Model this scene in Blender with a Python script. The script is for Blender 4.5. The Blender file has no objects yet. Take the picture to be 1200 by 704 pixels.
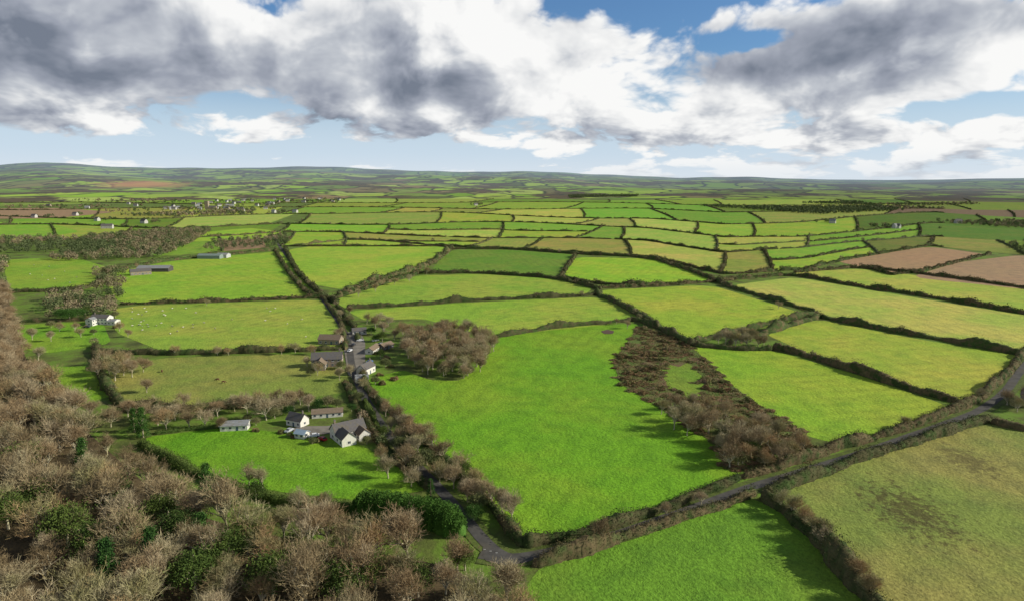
import bpy, math, random
import numpy as np
from mathutils import Vector, Matrix, Euler
random.seed(7); rng=np.random.default_rng(11)
SC=bpy.context.scene; COL=SC.collection
H=100.0; F=782.0; P=math.atan(140/782.0)
# ---------- survey: plan position on the flat ground of a sighted point ----------
def G(px,py):
    dx=(px-600)/F; dy=(352-py)/F
    vy=math.cos(P)+dy*math.sin(P); vz=-math.sin(P)+dy*math.cos(P)
    t=H/-vz
    return (dx*t, vy*t)
# ---------- terrain height ----------
SK=[(-400,198),(0,196),(60,193),(150,195),(250,198),(330,197),(430,199),(520,201),(650,203),(760,207),(850,209),(1000,211),(1200,211),(1600,211)]
SA=np.array([math.atan((a-600)/F) for a,b in SK]); SH=np.array([100+(212-b)/F*11900*math.cos(math.atan((a-600)/F)) for a,b in SK])
def terr(x,y):
    x=np.asarray(x,float); y=np.asarray(y,float)
    r=np.hypot(x,y); az=np.arctan2(x,y)
    A=np.interp(az,SA,SH)
    A=A+np.clip(A-90,0,60)/60*(10*np.sin(az*19+1)+6*np.sin(az*41+.5)+4*np.sin(az*97))
    t=np.clip((r-3900)/8000,0,1); s=t*t*(3-2*t)*.5+t*.5
    rid=14*np.sin(x/900+1.3*np.sin(y/1500))*np.sin(y/620+1.1*np.sin(x/1300))+8*np.sin(x/410+y/530)+12*np.sin(y/380+x/2100)
    w=np.clip((r-4000)/2000,0,1)*np.clip((12500-r)/1600,0,1)
    return A*s+rid*w
# ---------- materials ----------
def nmat(name):
    m=bpy.data.materials.new(name); m.use_nodes=True; nt=m.node_tree
    b=nt.nodes['Principled BSDF']; b.inputs['Roughness'].default_value=.9
    if 'Specular IOR Level' in b.inputs: b.inputs['Specular IOR Level'].default_value=.12
    return m,nt,b
class NB:
    def __init__(s,nt): s.nt=nt
    def put(s,sock,v):
        if isinstance(v,(int,float)): sock.default_value=v
        elif isinstance(v,(tuple,list)): sock.default_value=(tuple(v)+(1,))[:len(sock.default_value)] if len(v)<len(sock.default_value) else tuple(v)
        elif v is not None: s.nt.links.new(v,sock)
    def m(s,op,a,b=None,c=None,clamp=False):
        n=s.nt.nodes.new('ShaderNodeMath'); n.operation=op; n.use_clamp=clamp
        for i,v in enumerate((a,b,c)):
            if v is not None: s.put(n.inputs[i],v)
        return n.outputs[0]
    def vm(s,op,a,b=None):
        n=s.nt.nodes.new('ShaderNodeVectorMath'); n.operation=op
        s.put(n.inputs[0],a)
        if b is not None: s.put(n.inputs[1],b)
        return n.outputs[0]
    def noise(s,vec,scale,detail=3,rough=.5,dist=0,color=False,dim='3D'):
        n=s.nt.nodes.new('ShaderNodeTexNoise'); n.noise_dimensions=dim; s.put(n.inputs['Vector'],vec)
        n.inputs['Scale'].default_value=scale; n.inputs['Detail'].default_value=detail
        n.inputs['Roughness'].default_value=rough; n.inputs['Distortion'].default_value=dist
        return n.outputs['Color'] if color else n.outputs['Fac']
    def vor(s,vec,scale,detail=0,rough=.5,feature='F1',dim='2D'):
        n=s.nt.nodes.new('ShaderNodeTexVoronoi'); n.voronoi_dimensions=dim; n.feature=feature
        s.put(n.inputs['Vector'],vec); n.inputs['Scale'].default_value=scale
        n.inputs['Detail'].default_value=detail; n.inputs['Roughness'].default_value=rough
        return n
    def mix(s,f,a,b,mode='MIX'):
        n=s.nt.nodes.new('ShaderNodeMix'); n.data_type='RGBA'; n.blend_type=mode; n.clamp_factor=True
        s.put(n.inputs[0],f); s.put(n.inputs[6],a); s.put(n.inputs[7],b); return n.outputs[2]
    def mr(s,v,a,b,c=0,d=1,smooth=False):
        n=s.nt.nodes.new('ShaderNodeMapRange'); n.clamp=True
        if smooth: n.interpolation_type='SMOOTHSTEP'
        s.put(n.inputs[0],v)
        for i,q in enumerate((a,b,c,d)): n.inputs[i+1].default_value=q
        return n.outputs[0]
    def ramp(s,v,pts):
        n=s.nt.nodes.new('ShaderNodeValToRGB'); s.put(n.inputs[0],v); e=n.color_ramp.elements
        while len(e)<len(pts): e.new(.5)
        for i,(p,c) in enumerate(pts): e[i].position=p; e[i].color=tuple(c)+(1,)
        return n.outputs[0]
    def comb(s,x,y,z):
        n=s.nt.nodes.new('ShaderNodeCombineXYZ'); s.put(n.inputs[0],x); s.put(n.inputs[1],y); s.put(n.inputs[2],z); return n.outputs[0]
    def sep(s,v):
        n=s.nt.nodes.new('ShaderNodeSeparateXYZ'); s.put(n.inputs[0],v); return n.outputs
    def pos(s): return s.nt.nodes.new('ShaderNodeNewGeometry').outputs['Position']
    def bump(s,h,bs,strength=.5,dist=.2):
        n=s.nt.nodes.new('ShaderNodeBump'); s.put(n.inputs['Height'],h); n.inputs['Strength'].default_value=strength; n.inputs['Distance'].default_value=dist
        s.nt.links.new(n.outputs[0],bs.inputs['Normal'])
def field_mat(name,patch=None,plough=False):
    m,nt,b=nmat(name); n=NB(nt); p=n.pos(); oi=nt.nodes.new('ShaderNodeObjectInfo')
    base=oi.outputs['Color']; rnd=oi.outputs['Random']
    big=n.noise(p,.014,4,.6,dim='2D'); mid=n.noise(p,.09,5,.7,dim='2D'); fine=n.noise(p,.9,3,.75,dim='2D')
    c=n.mix(n.mr(big,.40,.64),base,n.mix(1.0,base,(1.12,1.06,1.1) if plough else (1.42,1.04,1.4),'MULTIPLY'))
    c=n.mix(n.mr(mid,.42,.68,0,.9),c,n.mix(1.0,c,(.72,.76,.85),'MULTIPLY'))
    g=n.mr(fine,.25,.75,.70,1.3); c=n.mix(1.0,c,n.comb(g,g,g),'MULTIPLY')
    s=n.sep(p); a=n.m('MULTIPLY',rnd,3.1)
    u=n.m('ADD',n.m('MULTIPLY',s[0],n.m('COSINE',a)),n.m('MULTIPLY',s[1],n.m('SINE',a)))
    u=n.m('ADD',u,n.m('MULTIPLY',big,9.0))
    st=n.m('SINE',n.m('MULTIPLY',u,.7 if not plough else 1.8)); amp=n.mr(big,.40,.62,.99,.90 if not plough else .8)
    sf=n.m('ADD',n.m('MULTIPLY',n.m('SUBTRACT',amp,1),n.mr(st,-.2,1)),1)
    c=n.mix(1.0,c,n.comb(sf,sf,sf),'MULTIPLY')
    if patch:
        for (x,y,r,col) in patch:
            d=n.m('DIVIDE',n.m('SQRT',n.m('ADD',n.m('POWER',n.m('SUBTRACT',s[0],x),2),n.m('POWER',n.m('MULTIPLY',n.m('SUBTRACT',s[1],y),.6),2))),r)
            k=n.mr(n.m('ADD',d,n.m('MULTIPLY',n.m('SUBTRACT',n.noise(p,.3,7,.8,dim='2D'),.5),5.5)),.2,1.1,.75,0,True)
            c=n.mix(k,c,col)
    nt.links.new(c,b.inputs['Base Color']); n.bump(n.m('ADD',fine,n.m('MULTIPLY',mid,3)),b,.65,.45)
    return m
M_grass=field_mat('pasture_grass')
M_plough=field_mat('ploughed_soil',plough=True)
cx,cy=G(1065,598)
c2=G(1135,540)
M_worn=field_mat('worn_pasture',patch=[(cx,cy,12,(.07,.048,.022)),(c2[0],c2[1],9,(.13,.11,.04))])
def ground_mat():
    m,nt,b=nmat('countryside'); n=NB(nt); p=n.pos(); s=n.sep(p)
    r=n.m('SQRT',n.m('ADD',n.m('POWER',s[0],2),n.m('POWER',s[1],2)))
    near=n.ramp(n.noise(p,.05,6,.65,dim='2D'),[(.3,(.07,.085,.025)),(.44,(.12,.15,.035)),(.58,(.14,.24,.03)),(.74,(.16,.14,.07))])
    q=n.vm('ADD',n.vm('MULTIPLY',p,(1,.55,0)),n.vm('MULTIPLY',n.noise(p,.0016,2,.5,color=True,dim='2D'),(420,420,0)))
    v1=n.vor(q,.0036); v2=n.vor(q,.0036,feature='DISTANCE_TO_EDGE')
    cc=n.sep(v1.outputs['Color'])
    fld=n.ramp(cc[0],[(0,(.15,.28,.04)),(.2,(.29,.47,.05)),(.42,(.38,.52,.08)),(.6,(.17,.26,.06)),(.78,(.28,.21,.11)),(.83,(.10,.14,.05)),(.90,(.38,.49,.11))])
    edge=n.mr(v2.outputs['Distance'],.02,.08,1,0)
    fld=n.mix(edge,fld,(.055,.065,.04))
    wood=n.mr(n.noise(p,.0017,5,.68,dim='2D'),.51,.54)
    rough=n.ramp(n.noise(p,.008,4,.7,dim='2D'),[(.35,(.055,.065,.045)),(.55,(.14,.10,.06)),(.7,(.07,.10,.05))])
    fld=n.mix(wood,fld,rough)
    d=n.m('SQRT',n.m('ADD',n.m('POWER',n.m('ADD',s[0],2860),2),n.m('POWER',n.m('MULTIPLY',n.m('SUBTRACT',s[1],5270),.8),2)))
    fld=n.mix(n.mr(n.m('ADD',d,n.m('MULTIPLY',n.noise(p,.006,4,.7,dim='2D'),420)),350,580,.9,0),fld,(.50,.25,.12))
    dk=n.mr(n.m('DIVIDE',s[0],n.m('ADD',n.m('ABSOLUTE',s[1]),1)),-.05,.55,1.0,.52); fld=n.mix(1.0,fld,n.comb(dk,dk,dk),'MULTIPLY')  # cloud shadow over the right-hand far land, painted into its colour
    hz=n.mr(r,4200,11500,.0,.78)  # aerial haze painted into the ground colour, growing with distance
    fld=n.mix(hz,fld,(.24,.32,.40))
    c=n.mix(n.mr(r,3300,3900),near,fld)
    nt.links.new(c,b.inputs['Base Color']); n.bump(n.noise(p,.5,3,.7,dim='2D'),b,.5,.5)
    return m
def leafmat(name,cols,scale=.35,rand=True,attr=False,spread=.8):
    m,nt,b=nmat(name); n=NB(nt); p=n.pos()
    nz=n.noise(p,scale,2,.6)
    oi=nt.nodes.new('ShaderNodeObjectInfo')
    if attr:
        a=nt.nodes.new('ShaderNodeAttribute'); a.attribute_name='Col'; c=a.outputs['Color']
    else:
        k=len(cols); pts=[(i/(k-1)*.9+.05,cc) for i,cc in enumerate(cols)]
        v=n.m('ADD',n.m('MULTIPLY',n.m('SUBTRACT',nz,.5),1.3 if rand!='tree' else .6),n.m('ADD',n.m('MULTIPLY',oi.outputs['Random'],spread if rand else .2),(1-spread)/2 if rand else .4))
        c=n.ramp(v,pts)
    g=n.mr(n.noise(p,2.2,2,.6),.3,.7,.75,1.25); c=n.mix(1.0,c,n.comb(g,g,g),'MULTIPLY')
    nt.links.new(c,b.inputs['Base Color']); return m
M_twig=leafmat('bare_twigs',[(.21,.155,.085),(.38,.30,.17),(.26,.195,.11),(.42,.36,.22),(.29,.27,.125),(.38,.25,.13),(.22,.205,.10),(.43,.35,.225),(.30,.215,.12)],.10,rand='tree',spread=1.0)
M_bark=leafmat('grey_bark',[(.37,.32,.22),(.48,.43,.31),(.31,.29,.16)],.8)
M_hedge=leafmat('hedgerow_growth',[(.04,.062,.018),(.095,.085,.04),(.055,.092,.024),(.14,.105,.055),(.045,.07,.02)],.16)
M_dark=leafmat('evergreen_leaf',[(.025,.065,.016),(.06,.13,.025),(.04,.09,.02)],.5)
M_con=leafmat('conifer_hedge_leaf',[(.045,.105,.018),(.095,.19,.03),(.06,.135,.022)],.8)
M_ivy=leafmat('holly_leaf',[(.035,.065,.016),(.10,.14,.03),(.06,.10,.022)],.5)
M_shrub=leafmat('scrub_growth',[(.22,.135,.07),(.11,.14,.045),(.28,.18,.095),(.15,.17,.055),(.27,.20,.115)],.25)
M_gorse=leafmat('garden_leaf',[(.08,.10,.04),(.16,.175,.065),(.22,.195,.10)],.5)
M_stuff=leafmat('woodland_growth',[],attr=True)
M_floor=leafmat('leaf_litter',[(.07,.052,.028),(.13,.095,.05),(.09,.08,.033),(.10,.075,.04)],.15)
M_bram=leafmat('bramble_ground',[(.11,.075,.04),(.17,.11,.06),(.11,.17,.035),(.14,.095,.05),(.10,.12,.035)],.07)
_mc={}
def wallm(col,kind='render'):
    k=(col,kind)
    if k in _mc: return _mc[k]
    m,nt,b=nmat(kind+'_finish'); n=NB(nt); p=n.pos()
    nz=n.noise(p,1.2,4,.6); c=n.mix(n.mr(nz,.3,.75),tuple(x*.78 for x in col),col)
    if kind=='stone':
        v=n.vor(p,2.2,dim='3D')
        c=n.mix(.35,c,n.mix(1.0,c,v.outputs['Color'],'MULTIPLY'))
    if kind=='slate':
        s=n.sep(p); w=n.m('SINE',n.m('MULTIPLY',s[2],16)); g=n.mr(w,-.6,1,.78,1.08); c=n.mix(1.0,c,n.comb(g,g,g),'MULTIPLY')
        c=n.mix(n.mr(n.noise(p,.7,5,.7),.5,.68,0,.6),c,(.17,.14,.07))
    nt.links.new(c,b.inputs['Base Color']); _mc[k]=m; return m
def plain(name,col,rough=.6,metal=0):
    m,nt,b=nmat(name); n=NB(nt); nz=n.noise(n.pos(),4,3); 
    nt.links.new(n.mix(nz,tuple(x*.85 for x in col),col),b.inputs['Base Color']); b.inputs['Roughness'].default_value=rough; b.inputs['Metallic'].default_value=metal; return m
def asphalt(name,col):
    m,nt,b=nmat(name); n=NB(nt); p=n.pos()
    c=n.mix(n.mr(n.noise(p,.25,5,.65),.35,.7),tuple(x*.75 for x in col),tuple(x*1.25 for x in col))
    c=n.mix(n.mr(n.noise(p,.08,3,.6),.5,.7,0,.6),c,(.11,.095,.065))
    nt.links.new(c,b.inputs['Base Color']); return m
M_road=asphalt('asphalt',(.095,.09,.084)); M_yard=asphalt('gravel_yard',(.22,.20,.17)); M_verge=leafmat('verge_grass',[(.08,.10,.03),(.11,.15,.033),(.13,.11,.05),(.08,.12,.028)],.5)
M_white=plain('white_paint',(.7,.7,.68)); M_frame=plain('window_frame',(.7,.7,.7)); M_glass=plain('window_glass',(.03,.04,.05),.1); M_wood=plain('weathered_timber',(.12,.09,.07))
M_tyre=plain('tyre_rubber',(.02,.02,.02)); M_fleece=plain('fleece',(.62,.58,.48)); M_face=plain('dark_hair',(.05,.04,.035)); M_cow=plain('brown_hide',(.14,.07,.04))
def objcol(name):
    m,nt,b=nmat(name); oi=nt.nodes.new('ShaderNodeObjectInfo'); nt.links.new(oi.outputs['Color'],b.inputs['Base Color']); b.inputs['Roughness'].default_value=.25; return m
M_car=objcol('car_paint')
# ---------- mesh helpers ----------
def npmesh(name,V,Fq,mats,col=None,fm=None,smooth=False):
    V=np.asarray(V,np.float32); Fq=np.asarray(Fq,np.int32); me=bpy.data.meshes.new(name)
    me.vertices.add(len(V)); me.vertices.foreach_set('co',V.ravel())
    k=Fq.shape[1]; me.loops.add(Fq.size); me.loops.foreach_set('vertex_index',Fq.ravel())
    me.polygons.add(len(Fq)); me.polygons.foreach_set('loop_start',np.arange(0,Fq.size,k,dtype=np.int32))
    try: me.polygons.foreach_set('loop_total',np.full(len(Fq),k,np.int32))
    except Exception: pass
    if fm is not None: me.polygons.foreach_set('material_index',np.asarray(fm,np.int32))
    for m in mats: me.materials.append(m)
    me.update(calc_edges=True); me.validate()
    if col is not None:
        a=me.color_attributes.new('Col','FLOAT_COLOR','POINT'); a.data.foreach_set('color',np.asarray(col,np.float32).ravel())
    if smooth: me.polygons.foreach_set('use_smooth',np.ones(len(me.polygons),bool))
    return me
def pymesh(name,V,Fc,mats,fm=None):
    me=bpy.data.meshes.new(name); me.from_pydata([tuple(v) for v in V],[],Fc)
    for m in mats: me.materials.append(m)
    if fm: me.polygons.foreach_set('material_index',fm)
    me.update(); return me
def add(name,data,loc=(0,0,0),rot=0,scale=1,parent=None):
    o=bpy.data.objects.new(name,data); COL.objects.link(o); o.location=loc; o.rotation_euler=(0,0,rot)
    o.scale=(scale,)*3 if isinstance(scale,(int,float)) else scale
    if parent: o.parent=parent
    return o
def tag(o,label,cat,group=None):
    o['label']=label; o['category']=cat
    if group: o['group']=group
def quads(C,U,W):
    n=len(C); V=np.empty((n,4,3)); V[:,0]=C-U-W; V[:,1]=C+U-W*.6; V[:,2]=C+U+W*.6; V[:,3]=C-U+W
    return V.reshape(-1,3), np.arange(n*4).reshape(n,4)
def rdir(n):
    v=rng.normal(size=(n,3)); return v/np.linalg.norm(v,axis=1,keepdims=True)
def randquads(C,size,asp=1.0):
    u=rdir(len(C)); w=np.cross(u,rdir(len(C))); w/=np.linalg.norm(w,axis=1,keepdims=True)+1e-9
    s=np.asarray(size).reshape(-1,1); return quads(C,u*s*.5,w*s*.5/asp)
def box(x0,x1,y0,y1,z0,z1):
    V=[(x0,y0,z0),(x1,y0,z0),(x1,y1,z0),(x0,y1,z0),(x0,y0,z1),(x1,y0,z1),(x1,y1,z1),(x0,y1,z1)]
    return V,[(0,3,2,1),(4,5,6,7),(0,1,5,4),(1,2,6,5),(2,3,7,6),(3,0,4,7)]
def boxes(lst):
    V=[];Fc=[]
    for b in lst:
        v,f=box(*b); o=len(V); V+=v; Fc+=[tuple(i+o for i in q) for q in f]
    return V,Fc
def chaikin(pts,closed=True,it=2,k=.2):
    for _ in range(it):
        out=[]; n=len(pts)
        for i in range(n if closed else n-1):
            a=pts[i]; b=pts[(i+1)%n]
            out+=[(a[0]*(1-k)+b[0]*k,a[1]*(1-k)+b[1]*k),(a[0]*k+b[0]*(1-k),a[1]*k+b[1]*(1-k))]
        if not closed: out=[pts[0]]+out+[pts[-1]]
        pts=out
    return pts
def resample(pts,step):
    p=np.array(pts,float); d=np.hypot(*np.diff(p,axis=0).T); s=np.concatenate([[0],np.cumsum(d)])
    n=max(2,int(s[-1]/step)+1); t=np.linspace(0,s[-1],n)
    return np.stack([np.interp(t,s,p[:,0]),np.interp(t,s,p[:,1])],1),s[-1]
# ---------- ground ----------
radii=[0,40,100,200,400,700,1100,1700,2400,3100,3700]+list(np.arange(3900,12600,95))+[13000,14000,16000,20000,26000,34000,45000]
na=720; ang=np.arange(na)/na*2*math.pi
R=np.array(radii[1:],float)[:,None]; X=R*np.sin(ang)[None]; Y=R*np.cos(ang)[None]; Z=terr(X,Y)
V=np.stack([X,Y,Z],-1).reshape(-1,3); nr=len(radii)-1
i=np.arange(nr-1)[:,None]; j=np.arange(na)[None]; a=i*na+j; b=i*na+(j+1)%na
Fq=np.stack([a,a+na,b+na,b],-1).reshape(-1,4)
V=np.vstack([V,[[0,0,0]]]); c=len(V)-1
tri=np.stack([np.full(na,c),np.arange(na),(np.arange(na)+1)%na,],-1)
me=bpy.data.meshes.new('ground')
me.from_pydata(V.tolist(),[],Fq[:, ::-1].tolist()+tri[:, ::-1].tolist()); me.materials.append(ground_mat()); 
me.update()
if me.polygons[10].normal.z<0: me.flip_normals()
me.polygons.foreach_set('use_smooth',np.ones(len(me.polygons),bool))
g=add('ground',me); g['kind']='structure'
# ---------- fields ----------
ZF=[.03]
def field(pts,col,mat=None,z=None,world=False,smooth=True,name='field',grow=None):
    w=pts if world else [G(*q) for q in pts]
    area=sum(w[i][0]*w[(i+1)%len(w)][1]-w[(i+1)%len(w)][0]*w[i][1] for i in range(len(w)))
    if area<0: w=w[::-1]
    if grow is None: grow=1.0 if smooth else 0
    if grow:
        out=[]; n=len(w)
        for i in range(n):
            a,b,c=w[i-1],w[i],w[(i+1)%n]
            def nn(p,q):
                d=(q[0]-p[0],q[1]-p[1]); l=math.hypot(*d)+1e-9; return (d[1]/l,-d[0]/l)
            n1,n2=nn(a,b),nn(b,c); m=(n1[0]+n2[0],n1[1]+n2[1]); l=math.hypot(*m)+1e-9; m=(m[0]/l,m[1]/l)
            k=1/max(.6,m[0]*n1[0]+m[1]*n1[1]); D=math.hypot(*b); dd=grow*(1.2+D*.0055)
            out.append((b[0]+m[0]*k*dd,b[1]+m[1]*k*dd))
        w=out
    if smooth: w=chaikin(w,True,2,.1)
    cx=sum(q[0] for q in w)/len(w); cy=sum(q[1] for q in w)/len(w)
    if z is None: z=ZF[0]; ZF[0]+=.003
    me=pymesh(name,[(q[0]-cx,q[1]-cy,0) for q in w],[tuple(range(len(w)))],[mat or M_grass])
    o=add(name,me,(cx,cy,z)); o.color=tuple(q*1.05 for q in col)+(1,); o['kind']='structure'; return o
g1=(.155,.345,.018); gd=(.13,.26,.025)
field([(430,447),(470,436),(500,447),(545,448),(575,420),(590,396),(650,386),(742,380),(738,395),(722,420),(733,447),(775,472),(845,520),(862,548),(835,572),(750,602),(690,622),(616,634),(595,608),(565,572),(522,536),(482,500),(445,470)],g1)
field([(615,705),(640,668),(760,632),(880,588),(905,598),(1000,690),(1040,735),(1060,800),(600,800)],(.14,.285,.025))
field([(925,577),(1000,548),(1100,515),(1165,500),(1220,512),(1320,520),(1420,800),(1110,800),(1045,712),(985,640)],(.215,.27,.055),M_worn)
field([(812,408),(905,412),(1000,440),(1100,474),(1092,489),(985,518),(945,507),(885,466),(845,440)],(.24,.41,.03))
field([(905,392),(962,376),(1060,396),(1192,418),(1178,440),(1150,466),(1112,464),(1000,430),(945,410)],(.31,.42,.045))
field([(862,335),(932,326),(1060,348),(1260,380),(1260,420),(1060,386),(955,366)],(.37,.46,.075))
field([(935,320),(1010,316),(1110,328),(1260,348),(1260,374),(1100,348),(1000,332)],(.32,.43,.055))
field([(982,305),(1090,290),(1150,298),(1052,323)],(.38,.245,.125),M_plough)
field([(1075,325),(1130,308),(1200,300),(1290,305),(1290,345),(1200,338)],(.37,.25,.135),M_plough)
field([(702,341),(830,335),(905,358),(940,369),(882,384),(802,398),(765,376)],(.30,.43,.04))
field([(664,322),(680,302),(760,304),(832,328),(800,333),(722,333)],(.25,.46,.028))
field([(395,352),(490,324),(560,322),(650,328),(688,338),(680,345),(560,350),(410,360)],(.24,.39,.04))
field([(415,365),(560,355),(700,349),(755,373),(690,381),(580,392),(545,385),(500,372),(432,374)],(.25,.41,.04))
field([(510,318),(530,294),(600,294),(670,299),(655,323),(560,318)],gd)
field([(340,293),(420,282),(525,291),(500,310),(450,322),(400,338),(370,332),(347,312)],(.27,.44,.038))
field([(128,322),(200,307),(330,295),(348,325),(368,345),(250,351),(145,354)],(.24,.42,.032))
field([(143,360),(378,352),(398,385),(398,406),(300,410),(200,411),(142,388)],(.26,.385,.045))
field([(185,421),(350,416),(405,440),(400,458),(330,468),(220,478),(150,476),(118,446)],(.22,.28,.05))
field([(180,513),(270,503),(330,510),(410,520),(470,553),(490,572),(420,582),(330,572),(250,552),(195,532)],(.135,.325,.016))
field([(55,432),(105,430),(128,462),(100,470),(62,450)],(.16,.34,.02))
field([(15,382),(112,378),(122,402),(60,412),(12,402)],(.16,.34,.022))
field([(10,305),(80,302),(122,315),(112,337),(20,340)],(.21,.37,.03))
field([(-60,262),(45,260),(88,272),(40,279),(-60,278)],(.20,.40,.03),z=.33)
field([(190,278),(290,268),(326,272),(300,280),(230,283)],(.26,.46,.035),z=.33)
field([(-80,246),(60,244),(130,249),(60,256),(-80,257)],(.33,.22,.12),M_plough,z=.34)
B0x=[-140,0,200,330,530,680,760,850,940,1000,1090,1150,1200,1300]; B0y=[300,298,300,289,289,297,301,322,316,303,288,295,299,300]
ts=[1,.74,.52,.34,.20,.10,.03]; NBK=6
def by(k,x):
    b=np.interp(x,B0x,B0y); y=232+(b-232)*ts[k]
    if k>0: y+=math.sin(x/97.0+k*2.1)*3.2*ts[k]**.6+math.sin(x/43.0+k*1.7)*1.6*ts[k]**.6
    return y
HL=[]
fieldcols=[(.23,.42,.03),(.30,.46,.045),(.36,.47,.07),(.17,.34,.025),(.27,.43,.04),(.27,.33,.05),(.13,.26,.02),(.19,.39,.03),(.33,.42,.06)]
def bands(xa,xb,k,keep=1.0,z=.25):
    x=xa; cuts=[x]
    while x<xb:
        x+=random.uniform(50,185)*(1.05 if k<2 else .9); cuts.append(x)
    cuts[-1]=max(xb,cuts[-2]+30)
    sl=[random.uniform(-50,12)*(1 if c<700 else -1)*-1 for c in cuts]
    for a in range(len(cuts)-1):
        x0b,x1b=cuts[a],cuts[a+1]; x0t,x1t=x0b+sl[a]*.7,x1b+sl[a+1]*.7
        if x1t<x0t+10: x1t=x0t+10
        z+=.004
        if random.random()>keep: continue
        lo=[(xx,by(k,xx)) for xx in np.linspace(x0b,x1b,6)]; hi=[(xx,by(k+1,xx)) for xx in np.linspace(x1t,x0t,6)]
        split=k in(0,1) and random.random()<.4 and x1b-x0b>85
        cc=list(random.choice(fieldcols)); 
        dk=1.0 if x0b<960 else .6  # distant fields on the right: cloud shadow painted as a darker base colour
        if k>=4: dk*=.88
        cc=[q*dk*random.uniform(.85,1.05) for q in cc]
        mt=M_grass
        if random.random()<(.02 if x0b<900 else .07): cc=[.30*dk,.205*dk,.11*dk]; mt=M_plough
        if split:
            md=[((l[0]+h_[0])/2,l[1]*.5+h_[1]*.5+math.sin(i_*.9)*.7) for i_,(l,h_) in enumerate(zip(lo,hi[::-1]))]
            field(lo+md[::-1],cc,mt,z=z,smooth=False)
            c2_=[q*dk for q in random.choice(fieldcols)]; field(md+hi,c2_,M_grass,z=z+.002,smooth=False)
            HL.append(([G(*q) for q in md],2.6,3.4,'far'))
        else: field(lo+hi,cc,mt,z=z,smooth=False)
        HL.append(([G(*lo[0]),G(x0b*.5+x0t*.5+3,(lo[0][1]+hi[-1][1])/2),G(*hi[-1])],2.6,3.4,'far'))
for k in range(NBK):
    bands(330+random.uniform(-10,20),1290,k)
    xs=np.linspace(330,1290,90); 
    for c in range(0,90-18,18):
        HL.append(([G(xx,by(k,xx)) for xx in xs[c:c+19]],2.8,3.8,'far'))
for k in range(NBK):
    bands(-130+random.uniform(0,30),312,k,.5 if k<2 else .78,z=.15)
    if k>=1:
        xs=np.linspace(-130,330,40)
        for c in (0,13,26): HL.append(([G(xx,by(k,xx)) for xx in xs[c:c+14]],3.4,5,'far'))
# ---------- hedges ----------
def hedge(pts,h=2.2,w=2.4,mat=None,label=None,world=True,bushy=1.0,dens=None,name='hedge',clip=False):
    w_=pts if world else [G(*q) for q in pts]
    if len(w_)>2: w_=chaikin(w_,False,1)
    mid=w_[len(w_)//2]; D=math.hypot(mid[0],mid[1])
    step=.8 if D<450 else (1.6 if D<900 else 5.0)
    p,L=resample(w_,step); n=len(p)
    t=np.gradient(p,axis=0); t/=np.linalg.norm(t,axis=1,keepdims=True)+1e-9; nn=np.stack([-t[:,1],t[:,0]],1)
    s=np.linspace(0,L,n); ph=rng.uniform(0,6,6)
    hv=1+bushy*(.20*np.sin(s/5.3+ph[0])+.18*np.sin(s/11+ph[1])+.12*np.sin(s/2.3+ph[2]))+rng.normal(0,.08*bushy,n)
    gap=np.clip(np.sin(s/23+ph[3])*np.sin(s/9+ph[4]),0,1); hv+=gap*bushy*.95
    hv=np.clip(hv,.5,2.6)*h
    wv=w*(1+.22*np.sin(s/4+ph[5])+.14*np.sin(s/1.7+ph[1])+gap*.3+rng.normal(0,.05,n))*.5
    if clip: wv=w*.5*(1+.09*np.sin(s*1.9)); hv=h*(1+.05*np.sin(s*1.9)+rng.normal(0,.02,n))
    # rounded, closed ends
    e=np.clip(np.minimum(s,L-s)/(w*.7),0,1); e=np.sqrt(1-(1-e)**2); wv=wv*np.maximum(e,.04); hv=hv*np.maximum(e,.05)
    p=p+nn*(np.sin(s/13+ph[2])*.35)[:,None]
    prof=[(-1,0),(-.95,.5),(-.6,.85),(0,1),(.6,.85),(.95,.5),(1,0)]
    V=[]
    for a,b in prof:
        jit=rng.normal(0,.09,n)
        V.append(np.concatenate([p+nn*(a*wv*.85*(1+jit))[:,None],((b*hv*.80)*(1+rng.normal(0,.06,n)))[:,None]],1))
    V=np.stack(V,1).reshape(-1,3); k=len(prof)
    i=np.arange(n-1)[:,None]; j=np.arange(k-1)[None]; a=i*k+j
    Fq=np.stack([a,a+1,a+k+1,a+k],-1).reshape(-1,4)
    per=dens if dens else (46 if D<330 else 26 if D<600 else 10 if D<1100 else 1.6)
    m=int(L*per)
    m=min(m,26000); idx=rng.integers(0,n,m); aa=rng.uniform(0,math.pi,m); rr=rng.uniform(.8,1.2 if not clip else 1.08,m)
    lat=np.cos(aa)*wv[idx]*rr; zz=np.sin(aa)**(.7 if not clip else .45)*hv[idx]*rr*.93
    C=np.concatenate([p[idx]+nn[idx]*lat[:,None]+t[idx]*rng.uniform(-.5,.5,m)[:,None]*step,zz[:,None]],1)
    sz=(rng.uniform(.2,.5,m) if D<600 else rng.uniform(.5,1.1,m) if D<1300 else rng.uniform(1.2,2.4,m))
    qv,qf=randquads(C,sz,2.0 if D<600 else 1.4)
    V2=np.vstack([V,qv]); F2=np.vstack([Fq,qf+len(V)])
    c0=V2[:,:2].mean(0); V2[:,0]-=c0[0]; V2[:,1]-=c0[1]
    o=add(name,npmesh(name,V2,F2,[mat or M_hedge]),(c0[0],c0[1],0))
    tag(o,label or 'scruffy brown and green field hedge between pastures','hedge','hedgerows between the fields'); return o
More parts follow.
